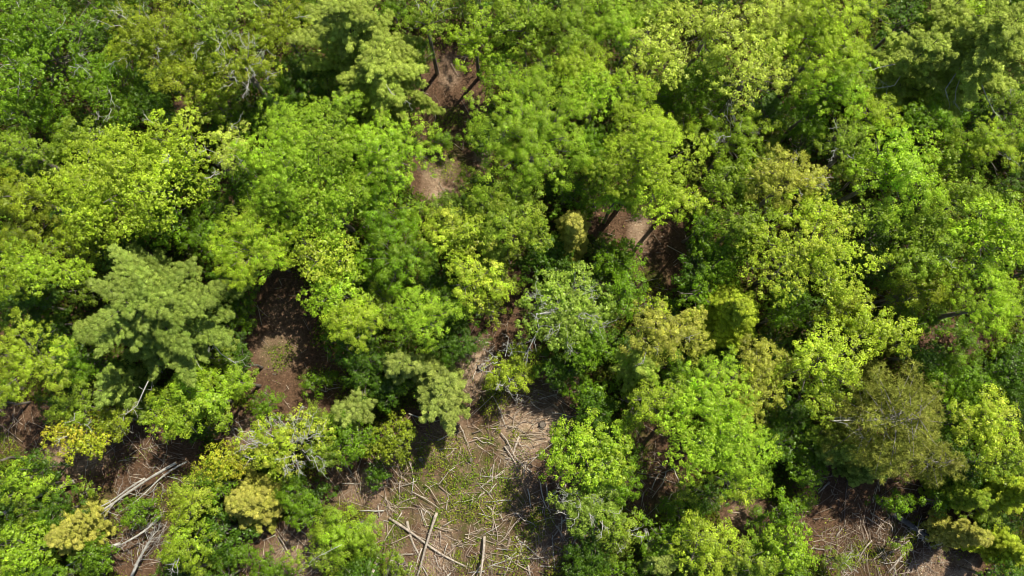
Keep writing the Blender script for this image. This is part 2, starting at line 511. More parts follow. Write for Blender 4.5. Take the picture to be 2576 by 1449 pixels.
t(512, 590, 68, 66, 7, 'green', B, 'dark green low tree in the gap left of the orange tinged crown')
t(70, 680, 112, 55, 12, 'yellow', B, 'bright yellow tree at the left edge above the pine', gap=.2, seed=3)
t(60, 760, 95, 60, 7, 'deep', B, 'very dark tree between the bright yellow and bright lime ones', gap=.2)
# ---- double maple
t(755, 385, 140, 140, 13.5, 'bright', B, 'big bright green maple, left half of the double crown', spray=1.0, gap=.08)
t(975, 385, 108, 108, 12.8, 'bright', B, 'bright green spiky maple, right half of the double crown', spray=1.2, gap=.1)
t(820, 510, 115, 80, 11.8, 'bright', B, 'bright green crown spreading below the double maple', spray=.9, gap=.1)
t(955, 520, 78, 85, 10.5, 'green', B, 'green drooping crown below the right half of the double maple', spray=1.0, gap=.15)
t(632, 622, 98, 86, 11, 'yellow', B, 'yellow crown with orange tinge above the bare brown strip', tip=.7, gap=.1)
t(805, 630, 98, 68, 10.5, 'lime', B, 'yellow green crown between the orange tinged one and the double maple', tip=.5, gap=.15)
t(640, 545, 70, 60, 9, 'mid', B, 'mid green crown just above the orange tinged yellow one', gap=.2)
# ---- top middle
t(1075, 45, 65, 60, 10.5, 'mid', B, 'yellow green tree at the top edge right of the pine', gap=.35, twigs=4)
t(1050, 140, 40, 50, 7, 'green', B, 'narrow loose tree at the tip of the bare earth gap', gap=.45)
t(1200, 85, 72, 88, 9.5, 'yellow', B, 'bright yellow lime column shaped tree above the bare earth gap', spray=1.0, gap=.15, tip=.2)
t(1315, 60, 85, 75, 10.5, 'mid', B, 'mid green tree at the top edge right of the bright column tree', gap=.25)
t(1270, 170, 60, 60, 8, 'green', B, 'darker green tree under the right side of the bright column tree', gap=.25)
t(1445, 75, 78, 95, 11, 'mid', B, 'rounded green tree at the top edge with dark gap at its left', gap=.1)
t(1545, 50, 75, 85, 11.5, 'bright', B, 'fresh green tree at the top edge left of the pale blossoming ones', gap=.1)
t(1480, 170, 90, 50, 11, 'lime', B, 'yellow green crown right above the brightest maple', gap=.15)
t(1655, 120, 78, 100, 12, 'pale', B, 'pale cream green tree, leftmost of the pale blossoming ones', gap=.35, spray=1.1)
t(1640, 30, 60, 45, 10, 'mid', B, 'small mid green crown at the top edge behind the pale trees', gap=.15)
t(1800, 60, 110, 85, 13, 'pale', B, 'pale lime tree at the top edge, middle of the pale blossoming ones', gap=.3, spray=.9)
t(1900, 185, 110, 85, 13, 'pale', B, 'pale lime tree hanging over a dark hollow, lowest of the pale ones', gap=.3, spray=1.1)
t(1960, 55, 90, 70, 12.6, 'pale', B, 'pale tree at the top edge touching the spiky bright tree', gap=.25)
t(1780, 220, 70, 80, 8, 'green', B, 'dark green tree in the hollow between the pale trees and the round maple', gap=.3)
t(2080, 80, 112, 108, 13.5, 'lime', B, 'bright lime tree with spiky tips along the dark gap by the pine', spray=1.4, gap=.08, tip=.2)
t(2110, 215, 92, 72, 12, 'bright', B, 'saturated green crown just below the spiky lime tree', spray=1.0, gap=.05, tip=.1)
t(2045, 275, 80, 55, 9, 'green', B, 'green crown in shade below the saturated green one', gap=.15)
t(1345, 325, 135, 150, 14, 'bright', B, 'brightest large maple, standing right of the bare earth gap', spray=1.2, gap=.12)
t(1630, 400, 118, 145, 13.5, 'lime', B, 'large yellow green maple touching the brightest maple', gap=.03, tip=.3)
t(1490, 240, 78, 70, 11.5, 'bright', B, 'green crown bridging the brightest maple and the yellow green one', gap=.15)
t(1590, 225, 60, 55, 12, 'yellow', B, 'small yellow orange crown above the large yellow green maple', tip=.5)
t(1500, 370, 50, 90, 10, 'green', B, 'darker green crown squeezed between the two large maples', gap=.1)
t(1560, 500, 65, 45, 9, 'bright', B, 'low green crown below the two large maples, over the sunlit earth', gap=.15)
t(1710, 500, 70, 50, 10.5, 'lime', B, 'yellow green crown at the lower right foot of the yellow green maple', gap=.1)
t(1110, 350, 45, 24, 2.4, 'green', 'low_sapling', 'low green sapling growing inside the long bare earth gap', cat='sapling', flat=1.0)
t(1185, 450, 45, 30, 3.5, 'mid', 'low_sapling', 'low sapling between the two sunlit patches of earth', cat='sapling', flat=1.0, gap=.3)
# ---- right
t(2275, 50, 65, 60, 9, 'deep', B, 'dark green tree at the top edge beside the pine', gap=.15)
t(2170, 20, 40, 35, 8, 'deep', B, 'dark tree at the top edge between the spiky lime tree and the next dark one', gap=.2)
t(2440, 30, 65, 45, 9, 'yellow', B, 'yellow green tree at the top edge half hidden by the pine', gap=.2)
t(1845, 345, 100, 72, 10, 'yellow', B, 'yellow lime tree with open crown of visible twigs', gap=.45, twigs=10, tip=.2, spray=1.1)
t(1850, 450, 80, 65, 9.5, 'mid', B, 'mid green tree right below the open yellow lime tree', gap=.2, twigs=2)
t(1990, 450, 92, 78, 11.8, 'tan', B, 'tan pinkish olive tree with a dark hole in its crown', gap=.15, twigs=5, tip=.7)
t(2130, 365, 82, 72, 11, 'mid', B, 'soft green tree between the tan olive one and the bright right hand maple', gap=.25, twigs=5)
t(2195, 280, 72, 50, 10.5, 'lime', B, 'yellow green crown below the pine and above the bright right hand maple', gap=.2)
t(2265, 425, 105, 115, 13, 'bright', B, 'bright green spiky maple facing the dark gap on the right', spray=1.2, gap=.08)
t(2345, 300, 80, 50, 9, 'green', B, 'green tree in the shade of the top right pine', gap=.2)
t(2400, 395, 75, 58, 9.5, 'mid', B, 'olive green tree left of the orange tinged crown on the right', gap=.2)
t(2500, 360, 72, 75, 11, 'yellow', B, 'yellow tree with orange tinge at the right edge below the pine', tip=.8, gap=.15, twigs=1)
t(2540, 270, 50, 60, 8, 'mid', B, 'dull green tree at the right edge under the pine limbs', gap=.2, twigs=2)
t(2435, 485, 92, 48, 9.5, 'mid', B, 'green tree under the orange tinged one near the right edge', gap=.15)
t(2510, 590, 95, 115, 13, 'yellow', B, 'large yellow green tree on the right edge, upper of the two', gap=.05, tip=.15)
t(2350, 610, 100, 98, 11, 'mid', B, 'olive green tree left of the large yellow green edge tree', gap=.12, twigs=1)
t(2500, 760, 95, 100, 12.5, 'yellow', B, 'large yellow green tree on the right edge, lower of the two', gap=.1, tip=.1)
t(2350, 715, 92, 60, 9.5, 'olive', B, 'dull olive tree above the small reddish bare patch', gap=.2)
t(2040, 640, 140, 118, 13.5, 'lime', B, 'large glowing lime tree with drooping sprays near the centre right', spray=1.3, gap=.1, tip=.5)
t(1890, 560, 85, 62, 10.8, 'mid', B, 'mid green crown up and left of the glowing lime tree', gap=.15)
t(1825, 640, 70, 70, 8.5, 'green', B, 'dark green crown left of the glowing lime tree', gap=.2)
t(2030, 530, 90, 45, 11, 'lime', B, 'yellow green crown below the tan olive tree', gap=.2)
t(2190, 540, 75, 50, 11, 'mid', B, 'green crown between the glowing lime tree and the spiky right hand maple', gap=.2)
t(1760, 665, 60, 80, 6, 'deep', B, 'very dark green tree in shade beside the sunlit bare strip', gap=.2)
t(1770, 570, 45, 35, 8, 'green', B, 'small dark crown at the upper end of the shaded bare strip', gap=.2)
# ---- centre
t(1135, 520, 72, 44, 4.5, 'grey', B, 'pale grey green low tree at the foot of the sunlit earth patch', flat=1.6, gap=.2)
t(1285, 530, 98, 92, 11, 'mid', B, 'olive green round tree in the centre beside the tan conifer', gap=.05, tip=.5)
t(1440, 575, 46, 66, 9.5, 'straw', 'young_conifer', 'tan bushy young conifer beside the shaded bare strip', kind='fir', cat='conifer')
t(1145, 590, 92, 68, 10, 'lime', B, 'yellow green tree with orange tinged top in the very centre', tip=.9, gap=.1)
t(1020, 545, 50, 55, 8, 'bright', B, 'small emerald green crown right of the drooping green one', gap=.1)
t(1000, 640, 108, 82, 10.5, 'green', B, 'mid green rounded tree with small round clumps left of centre', gap=.05, tip=.8)
t(1238, 610, 42, 85, 9, 'grey', 'white_pine', 'slim soft grey green pine squeezed among the central leafy trees', kind='wpine', cat='pine')
t(1190, 705, 82, 68, 10.5, 'lime', B, 'yellow green crown below the slim soft pine', tip=.6, gap=.1)
t(1380, 660, 90, 55, 6.5, 'deep', B, 'dark shaded tree under the tan conifer', gap=.1)
t(1560, 655, 62, 48, 7, 'green', B, 'deep saturated green tree left of the shaded bare strip', gap=.15, seed=9)
t(838, 735, 88, 72, 10, 'bright', B, 'bright green crown overhanging the top of the brown strip', spray=1.0, gap=.1)
t(890, 805, 78, 62, 10, 'lime', B, 'yellow green crown between two bright green ones beside the brown strip', gap=.1)
t(1060, 800, 95, 78, 11, 'bright', B, 'bright green dome crown above the blue green pine', gap=.06, tip=.5)
t(1150, 870, 70, 55, 7, 'deep', B, 'saturated dark green low tree right of the blue green pine', gap=.05)
t(1130, 770, 55, 42, 9, 'green', B, 'dark green crown right of the bright green dome', gap=.15)
t(1225, 775, 55, 50, 8, 'olive', B, 'loose olive shrub like tree beside the dark gap in the centre', gap=.45, tip=.5)
t(852, 850, 46, 38, 5, 'green', B, 'small dark green tree on the right edge of the brown strip', gap=.2, flat=1.6)
t(1430, 785, 125, 105, 9.5, 'grey', B, 'grey green tree with a tangle of bare silver branches', gap=.18, twigs=26, tip=.3,
  dead=[([(1349, 790, 7.6), (1356, 826, 7.2), (1338, 862, 6.6), (1324, 890, 6.2)], .075)])
t(1580, 740, 58, 66, 9.5, 'green', B, 'emerald green crown right of the silver branched tree', gap=.1)
t(1490, 870, 75, 55, 8.5, 'green', B, 'green crown below the silver branched tree', gap=.1)
t(1410, 925, 75, 52, 5, 'deep', B, 'dark low tree in the shade of the silver branched tree', gap=.1, flat=1.6)
t(1490, 985, 70, 50, 5, 'green', B, 'dark green low tree at the shaded top of the clearing', gap=.15, flat=1.6)
t(1283, 925, 64, 70, 5.5, 'lime', B, 'small yellow green tree with bare grey twigs beside the stump', gap=.4, twigs=14, flat=2.0)
t(1685, 835, 100, 78, 11, 'tan', B, 'olive tan tree above the small grey green pine', gap=.12, tip=.5, twigs=3)
t(1640, 770, 50, 40, 9, 'lime', B, 'small loose yellow crown above the olive tan tree', gap=.4)
t(1610, 925, 62, 52, 10, 'grey', 'white_pine', 'small soft grey green pine left of the tall bright green tree', kind='wpine', cat='pine')
t(1845, 785, 100, 110, 11.5, 'firy', 'young_conifer', 'yellow green fir with drooping tufted sprays right of the olive tan tree', kind='fir', cat='conifer')
t(1760, 740, 50, 45, 8, 'green', B, 'dark crown behind the upper left of the drooping fir', gap=.2)
t(2130, 770, 85, 48, 9, 'olive', B, 'olive crown below the glowing lime tree', gap=.15, tip=.6)
t(1985, 785, 65, 42, 8, 'green', B, 'dark green crown right of the drooping fir', gap=.2)
t(2230, 830, 98, 66, 10.5, 'lime', B, 'lime yellow crown above the dark bristly pine', gap=.08, tip=.5)
t(2075, 925, 108, 98, 12, 'lime', B, 'round lime yellow tree left of the dark bristly pine', gap=.05, tip=.35)
t(1905, 960, 78, 112, 10.5, 'tan', B, 'tan olive tree between the tall bright green tree and the round lime one', gap=.1, tip=.5)
t(1780, 1000, 118, 98, 12.5, 'bright', B, 'tall bright green tree, upper crown of the pair beside the clearing', gap=.08, spray=.9)
t(1650, 1010, 72, 55, 11.5, 'lime', B, 'bright lime crown reaching out left over the shaded slash', gap=.3, spray=1.2, tip=.2)
t(1830, 1130, 112, 105, 12.5, 'bright', B, 'bright green tree below the tall one, lower crown of the pair', gap=.1, spray=.9, tip=.5)
t(1870, 1230, 65, 45, 10.5, 'lime', B, 'small lime crown hanging over the brown hollow at the foot of the pair', gap=.25, spray=1.3)
t(1960, 1115, 55, 60, 7, 'deep', B, 'dark green tree between the bright pair and the drooping grey conifer', gap=.2)
# ---- bristly pine and right lower
t(2255, 1050, 162, 180, 13, 'red', 'red_pine', 'dark olive bristly pine with grey limbs showing through', kind='rpine', cat='pine', twigs=0,
  dead=[([(2090, 1058, 7), (2130, 1066, 7.2), (2160, 1100, 7.5)], .05), ([(2185, 1112, 7), (2170, 1100, 7), (2160, 1128, 6.6)], .07), ([(2070, 1050, 5.4), (2140, 1050, 6), (2190, 1075, 6.5)], .05)])
t(2350, 1160, 80, 72, 10, 'red', 'red_pine', 'smaller dark bristly pine at the lower right of the large one', kind='rpine', cat='pine')
t(2120, 1135, 78, 50, 7.5, 'pine', 'young_conifer', 'grey olive conifer with drooping boughs left of the bristly pine', kind='fir', cat='conifer',
  dead=[([(2000, 1080, 3), (1990, 1105, 2.6), (1995, 1130, 2.2)], .045)])
t(2200, 1180, 62, 46, 6.2, 'pine', 'young_conifer', 'grey green conifer under the bristly pine at the edge of the slash', kind='fir', cat='conifer')
t(2250, 1262, 55, 28, 3, 'green', B, 'low bright green bush at the foot of the bristly pines', flat=1.3, gap=.2)
t(2440, 950, 95, 52, 7, 'green', B, 'shaded green tree on the right below the small reddish bare patch', gap=.15)
t(2330, 900, 65, 40, 6, 'deep', B, 'dark tree directly above the crown of the bristly pine', gap=.2)
t(2555, 930, 45, 60, 8, 'deep', B, 'dark green tree on the right edge in shade', gap=.2)
t(2495, 1060, 85, 78, 11, 'lime', B, 'lime yellow tree on the right edge beside the bristly pine', gap=.1, tip=.6)
t(2420, 1065, 50, 55, 8, 'green', B, 'green crown squeezed between the bristly pine and the lime edge tree', gap=.15)
t(2530, 1165, 55, 50, 9, 'mid', B, 'mid green tree on the right edge under the lime yellow one', gap=.2)
t(2555, 1240, 56, 80, 8, 'firy', 'young_conifer', 'yellow green fir with pointed tip at the right edge', kind='fir', cat='conifer')
t(2440, 1250, 46, 55, 8, 'mid', 'young_conifer', 'darker green fir left of the pointed yellow green one', kind='fir', cat='conifer')
t(2555, 1390, 58, 62, 6.5, 'firy', 'young_conifer', 'wide yellow green fir in the bottom right corner', kind='fir', cat='conifer')
t(2452, 1345, 50, 50, 6, 'straw', 'young_conifer', 'pale straw coloured fir beside the sunlit bare earth patch', kind='fir', cat='conifer')
t(2370, 1265, 45, 35, 4, 'green', B, 'low green bush above the end of the dark fallen trunk', flat=1.2, gap=.2)
# ---- bottom middle right
t(1475, 1145, 108, 85, 10, 'bright', B, 'round bright green tree standing alone at the edge of the clearing', gap=.05, seed=21, tip=.4)
t(1540, 1195, 80, 65, 8, 'green', B, 'green crown joined to the lower right of the lone clearing tree', gap=.1)
t(1480, 1270, 92, 62, 8.2, 'grey', B, 'pale grey green tree with silver twigs below the lone clearing tree', gap=.3, twigs=18)
t(1560, 1335, 62, 62, 7.5, 'mid', B, 'soft green crown above the bottom edge trunk stub', gap=.15, twigs=3)
t(1665, 1415, 48, 42, 6, 'blue', 'white_pine', 'small blue green pine on the bottom edge', kind='wpine', cat='pine')
t(1770, 1370, 98, 85, 9, 'lime', B, 'yellow green tree on the bottom edge below the bright pair', gap=.12, tip=.3)
t(1880, 1410, 75, 50, 7, 'mid', B, 'olive green crown on the bottom edge, right of the yellow green one', gap=.15, tip=.5)
t(1985, 1385, 66, 62, 6.5, 'bright', B, 'bright green bush like tree on the bottom edge beside the brown hollow', gap=.1)
t(1980, 1290, 55, 48, 5, 'green', B, 'dark green bush like tree above the bottom edge one', gap=.15, flat=1.6)
t(2110, 1415, 42, 30, 3.6, 'mid', B, 'loose olive sapling tree at the left end of the brown slash strip', gap=.35, twigs=4, flat=1.5)
t(2030, 1255, 30, 26, 3, 'bright', 'low_sapling', 'small bright round sapling on the left of the brown slash strip', cat='sapling', flat=.9)
t(2035, 1185, 55, 48, 4.5, 'green', 'low_sapling', 'dark sapling in the hollow below the drooping grey conifer', cat='sapling', flat=1.4, gap=.3)
t(2265, 1370, 30, 16, 2, 'mid', 'low_sapling', 'tiny green sapling in the middle of the brown slash strip', cat='sapling', flat=.5)
# ---- lower left
t(55, 900, 108, 98, 12.5, 'lime', B, 'bright lime tree on the left edge below the very dark one', gap=.1, tip=.3)
t(165, 920, 60, 62, 7.5, 'green', B, 'shaded green tree between the lime edge tree and the big pine', gap=.2)
t(190, 1020, 72, 75, 8.5, 'mid', B, 'olive green crown under the lower left boughs of the big pine', gap=.2)
t(185, 1095, 84, 52, 8, 'orange', B, 'orange yellow thin crowned tree above the brown hollow at the left', gap=.3, tip=.6, twigs=3)
t(285, 1055, 52, 46, 7, 'olive', B, 'dull green tree under the hanging pine bough', gap=.2)
t(490, 1010, 112, 72, 8.5, 'bright', B, 'bright green tree with golden tips just below the big pine', gap=.05, tip=.6, seed=4)
t(405, 1050, 55, 42, 8, 'yellow', B, 'golden crown at the lower left end of the bright green one under the pine', tip=.7, gap=.15)
t(582, 960, 56, 46, 7.5, 'bright', B, 'bright green crown at the right end of the one under the pine', gap=.1)
t(500, 1080, 50, 24, 4, 'deep', B, 'dark low tree under the bright green one with golden tips', gap=.2, flat=1.3)
t(600, 912, 36, 44, 5, 'deep', B, 'dark low tree right below the right end of the big pine', gap=.2, flat=1.5)
t(800, 960, 52, 32, 2.6, 'green', 'low_sapling', 'low dark green sapling patch growing on the brown strip', cat='sapling', flat=.8, gap=.3)
t(1115, 995, 86, 108, 9, 'blue', 'white_pine', 'blue green pine at the top left of the clearing', kind='wpine', cat='pine')
t(1015, 915, 88, 55, 9, 'blue', 'white_pine', 'grey green pine with flat boughs reaching left of the blue green one', kind='wpine', cat='pine')
t(885, 1038, 72, 60, 7.5, 'blue', 'white_pine', 'small rounded blue grey pine between the brown strip and the dark green tree', kind='wpine', cat='pine')
t(975, 985, 52, 50, 5, 'deep', B, 'dark green low tree shaded between the blue pines', gap=.05, flat=1.8)
t(985, 1110, 58, 60, 5.5, 'olive', B, 'dull yellow olive tree left of the clearing', gap=.2, flat=1.9, tip=.5)
t(945, 1195, 40, 30, 3.2, 'deep', 'low_sapling', 'dark low sapling on the shaded left rim of the clearing', cat='sapling', flat=1.1, gap=.3)
t(925, 1110, 30, 45, 4, 'green', B, 'dark narrow low tree under the rounded blue grey pine', gap=.2, flat=1.5)
t(720, 1120, 125, 80, 8.2, 'lime', B, 'thin yellow tree full of bare grey twigs above the pale conifer', gap=.5, twigs=36, tip=.8)
t(820, 1140, 50, 52, 7, 'mid', B, 'yellow green crown on the right of the thin twiggy yellow tree', gap=.2, tip=.4)
t(560, 1165, 72, 52, 7, 'orange', B, 'orange olive crown left of the thin twiggy yellow tree', gap=.2, tip=.6)
t(615, 1260, 84, 80, 8, 'straw', 'young_conifer', 'pale yellow green conifer below the thin twiggy tree', kind='fir', cat='conifer')
t(735, 1250, 46, 42, 5, 'green', B, 'green low tree right of the pale yellow green conifer', gap=.2, flat=1.6)
t(478, 1265, 62, 64, 7.5, 'lime', B, 'yellow green tree left of the pale yellow green conifer', gap=.15, tip=.4)
t(460, 1375, 68, 62, 7, 'yellow', B, 'yellow green tree near the bottom left dead snag', gap=.2, tip=.3, twigs=3)
t(70, 1215, 88, 58, 6.5, 'bright', B, 'green low tree at the left edge over the fallen trunk', gap=.15, flat=2.2)
t(165, 1345, 70, 72, 7, 'straw', 'young_conifer', 'golden tan feathery conifer in the bottom left', kind='fir', cat='conifer')
t(55, 1390, 75, 62, 6.5, 'bright', B, 'light green tree in the bottom left corner', gap=.1, tip=.5, flat=2.2)
t(235, 1400, 45, 45, 4.5, 'green', B, 'green low tree right of the golden tan conifer', gap=.15, flat=1.6)
t(130, 1290, 60, 32, 3.8, 'mid', B, 'soft green low tree between the golden conifer and the fallen trunk', gap=.2, flat=1.4)
t(340, 1290, 50, 40, 3, 'green', 'low_sapling', 'dark sapling under the bare branches of the fallen trunks', cat='sapling', flat=1.0, gap=.3)
t(215, 1235, 45, 25, 2.6, 'mid', 'low_sapling', 'small sapling between the two groups of fallen trunks', cat='sapling', flat=.8, gap=.3)
t(868, 1345, 92, 54, 6, 'bright', B, 'bright yellow green low tree left of the crossed logs', gap=.1, flat=1.9, tip=.4)
t(800, 1410, 75, 48, 6, 'mid', B, 'yellow green low tree on the bottom edge with a bare pale branch', gap=.15, flat=1.9, tip=.5,
  dead=[([(750, 1440, 5), (800, 1400, 6.2), (860, 1370, 6.3)], .04)])
# ---- big pines
W_ = 'white_pine'
t(385, 778, 225, 205, 14.5, 'pine', W_, 'huge grey green pine with layered boughs and pale dead limbs below', kind='wpine', cat='pine', seed=11,
  dead=[([(520, 845, 7.5), (556, 890, 6.8), (593, 915, 6.5)], .06), ([(400, 905, 6), (398, 930, 5.5)], .09), ([(465, 895, 6.5), (482, 915, 6), (486, 940, 5.6)], .05),
        ([(500, 920, 6), (520, 945, 5.6), (534, 980, 5.0)], .04), ([(385, 940, 6), (382, 970, 5.4), (377, 1000, 5.0)], .04),
        ([(365, 975, 6), (345, 1020, 5.6), (312, 1045, 5.4), (305, 1090, 5.2)], .06)])
t(290, 985, 48, 85, 9.5, 'pine', W_, 'narrow grey green pine drooping from the lower left of the huge one', kind='wpine', cat='pine')
t(885, 60, 165, 115, 14.5, 'pinel', W_, 'large olive pine at the top edge left of the bare earth gap', kind='wpine', cat='pine', seed=12)
t(955, 190, 138, 128, 12.5, 'pinel', W_, 'olive pine drooping toward the double maple, below the top edge one', kind='wpine', cat='pine', seed=13,
  dead=[([(985, 235, 9), (1010, 248, 8.6), (1035, 262, 8.2)], .05)])
t(2480, 110, 160, 150, 14.5, 'pinel', W_, 'big tan olive pine in the top right corner', kind='wpine', cat='pine', seed=14,
  dead=[([(2378, 225, 8), (2390, 265, 7)], .05), ([(2480, 240, 8), (2500, 280, 7.2), (2520, 300, 7)], .05), ([(2405, 225, 8), (2402, 260, 7.5), (2420, 285, 7)], .04)])
t(2300, 150, 139, 90, 12.5, 'pinel', W_, 'tan olive pine with bare pale limbs over the dark gap at its left', kind='wpine', cat='pine', seed=15,
  dead=[([(2210, 170, 8), (2190, 178, 8), (2172, 184, 8)], .05), ([(2250, 215, 7), (2210, 222, 7), (2182, 218, 7)], .05)])
t(2365, 45, 70, 50, 11, 'pinel', W_, 'tan pine at the top edge between the dark tree and the corner pine', kind='wpine', cat='pine', seed=16)

# ---- shaded saplings between the crowns
GAPS = [(1125, 250, 90, 120), (1105, 440, 70, 60), (1215, 390, 25, 40), (695, 800, 95, 125), (740, 950, 120, 90), (1200, 910, 60, 110), (1200, 1250, 260, 230),
        (1330, 1010, 130, 70), (1650, 640, 75, 110), (1640, 1180, 90, 120), (50, 1085, 130, 70), (320, 1145, 170, 80), (620, 1080, 80, 50), (1880, 1300, 60, 60),
        (2230, 1310, 230, 130), (2400, 850, 80, 45), (560, 470, 50, 40), (720, 1390, 130, 70), (880, 1220, 100, 70), (300, 1240, 150, 110), (350, 1370, 110, 80), (1310, 740, 40, 80),
        (2380, 1400, 110, 60), (2310, 1430, 170, 90), (2200, 1400, 120, 60), (1560, 560, 90, 40), (2080, 1210, 60, 50), (1260, 850, 60, 60), (1300, 900, 60, 60), (1350, 990, 120, 60), (1150, 400, 80, 60), (1660, 560, 60, 60), (170, 1120, 60, 60), (460, 260, 25, 20)]


def in_gap(px, py, m=1.0):
    return any(((px - a) / (c * m)) ** 2 + ((py - b) / (d * m)) ** 2 < 1 for a, b, c, d in GAPS)


rs = np.random.default_rng(77)
big = [c for c in crowns_px if c[4] > 4]
protos = []
k = 0
for gy in range(-10, 1470, 54):
    for gx in range(-10, 2590, 72):
        px, py = gx + rs.uniform(-22, 22), gy + rs.uniform(-18, 18)
        if in_gap(px, py, 1.1): continue
        if any(((px - a) / c) ** 2 + ((py - b) / d) ** 2 < .84 ** 2 for a, b, c, d, _ in big): continue
        z = rs.uniform(3.2, 6.0)
        if len(protos) < 10:
            n0 = len(crowns_px)
            o = tree(px, py, 52 + rs.uniform(-8, 12), 48, z, ['green', 'deep', 'mid', 'deep', 'green'][len(protos) % 5], 'shaded_sapling',
                     'green sapling in the shade between the taller crowns', 'saplings in the shade between taller crowns', cat='sapling', gap=.15, flat=1.7, spray=.8)
            protos.append(o)
        else:
            src = protos[k % 10]
            o = src.copy(); col.objects.link(o)
            x, y, _ = at(px, py, z * .75); o.location = (x, y, float(ground_z(x, y)))
            o.rotation_euler = (0, 0, rs.uniform(0, 6.28)); s = rs.uniform(.75, 1.15); o.scale = (s, s, s * rs.uniform(.8, 1.1))
            for ch in src.children:
                c2 = ch.copy(); col.objects.link(c2); c2.parent = o
        k += 1
print('fillers', k, 'trees', len(crowns_px))

# ------------------------------------------------------------------ ground
TAN = [(1105, 455, 48, 64, .9), (1215, 385, 20, 40, .9), (1612, 590, 30, 60, .8), (1200, 930, 45, 75, 1), (1345, 1080, 95, 60, 1.3), (1290, 1150, 60, 60, .8), (1200, 1180, 190, 130, .5), (1100, 1350, 190, 120, .55), (1320, 1000, 100, 50, .4),
       (2370, 1420, 80, 40, 1.2), (640, 1100, 60, 50, .6), (700, 850, 60, 90, .3), (190, 1150, 80, 50, .6), (730, 1400, 110, 60, .5), (900, 1230, 80, 50, .45), (1130, 180, 30, 40, .5), (1880, 1290, 40, 40, .5),
       (2090, 1150, 40, 30, .4), (1690, 1300, 40, 60, .4), (1330, 1330, 160, 100, .35)]
GREEN_ = [(1150, 1190, 140, 100), (1210, 1250, 110, 80), (1030, 1260, 60, 50), (1000, 1330, 40, 50), (1180, 1390, 60, 50), (1240, 1340, 60, 50), (2290, 1330, 60, 40), (700, 890, 40, 40), (1130, 300, 40, 30), (1640, 700, 40, 40), (1120, 1290, 60, 50), (1060, 1230, 50, 70), (1330, 1300, 60, 60), (1200, 1330, 70, 60), (800, 955, 50, 30), (1240, 1000, 40, 60),
          (850, 1290, 70, 30), (1690, 1310, 60, 70), (2200, 1400, 80, 40), (1260, 1100, 80, 40), (1590, 1130, 50, 60), (20, 1130, 40, 40), (420, 1280, 90, 60), (260, 1290, 80, 60), (1120, 400, 60, 50), (1280, 1400, 60, 40)]


def fieldw(px, py, L):
    wv = np.zeros_like(px)
    for e in L:
        a, b, c, d = e[:4]; s = e[4] if len(e) > 4 else 1
        wv = np.maximum(wv, s * np.clip(1.25 - ((px - a) / c) ** 2 * .8 - ((py - b) / d) ** 2 * .8, 0, 1))
    return wv


def vnoise(x, y, seed, n=7, f0=.35):
    r = np.random.default_rng(seed); v = 0; amp = 1; tot = 0
    for i in range(n):
        a = r.uniform(0, 6.28); f = f0 * 1.6 ** i; p1, p2 = r.uniform(0, 6.28, 2); b = a + r.uniform(1.2, 1.9)
        v = v + amp * np.sin(f * (x * math.cos(a) + y * math.sin(a)) + p1 + 1.5 * np.sin(f * .7 * (x * math.cos(b) + y * math.sin(b)) + p2)); tot += amp; amp *= .72
    return v / tot


def grid(x0, x1, y0, y1, st):
    xs, ys = np.arange(x0, x1 + .01, st), np.arange(y0, y1 + .01, st)
    X, Y = np.meshgrid(xs, ys)
    return X, Y


X, Y = grid(-60, 60, -40, 70, .4)
Z = ground_z(X, Y) + .05 * vnoise(X, Y, 5, 7, 1.2)
ny, nx = X.shape
verts = np.stack([X, Y, Z], -1).reshape(-1, 3)
ii = np.arange(nx * ny).reshape(ny, nx)
q = np.stack([ii[:-1, :-1], ii[:-1, 1:], ii[1:, 1:], ii[1:, :-1]], -1).reshape(-1, 4)
# skirt out to the horizon
S = 900.0
bx_ = [(-60, -40), (60, -40), (60, 70), (-60, 70)]; bo = [(-S, -S), (S, -S), (S, S), (-S, S)]
me = bpy.data.meshes.new('ground')
me.vertices.add(len(verts)); me.vertices.foreach_set('co', verts.astype(np.float32).ravel())
me.loops.add(len(q) * 4); me.loops.foreach_set('vertex_index', q.astype(np.int32).ravel())
me.polygons.add(len(q)); me.polygons.foreach_set('loop_start', np.arange(0, len(q) * 4, 4, dtype=np.int32))
me.update(calc_edges=True); me.polygons.foreach_set('use_smooth', [True] * len(q))
PX, PY = pix(verts[:, 0], verts[:, 1], verts[:, 2])
a1 = me.attributes.new('tan', 'FLOAT', 'POINT'); a1.data.foreach_set('value', (fieldw(PX, PY, TAN) * np.clip(.75 + 1.1 * vnoise(verts[:, 0], verts[:, 1], 61, 6, 1.1), 0, 1.1)).astype(np.float32))
a2 = me.attributes.new('moss', 'FLOAT', 'POINT'); a2.data.foreach_set('value', fieldw(PX, PY, GREEN_).astype(np.float32))
m, n, l = mat('forest_floor')
tc = n.new('ShaderNodeTexCoord')


def noise(sc, det=8, rough=.7, dist=0.):
    x = n.new('ShaderNodeTexNoise'); x.inputs['Scale'].default_value = sc; x.inputs['Detail'].default_value = det; x.inputs['Roughness'].default_value = rough
    x.inputs['Distortion'].default_value = dist; l.new(tc.outputs['Object'], x.inputs['Vector']); return x


def ramp(src, *st):
    r = n.new('ShaderNodeValToRGB'); e = r.color_ramp.elements
    while len(e) < len(st): e.new(.5)
    for k_, (p, c_) in enumerate(st): e[k_].position = p; e[k_].color = (*c_, 1)
    l.new(src, r.inputs[0]); return r


def mth(op, a, b):
    x = n.new('ShaderNodeMath'); x.operation = op
    for k_, v in enumerate((a, b)):
        if isinstance(v, (int, float)): x.inputs[k_].default_value = v
        else: l.new(v, x.inputs[k_])
    return x.outputs[0]


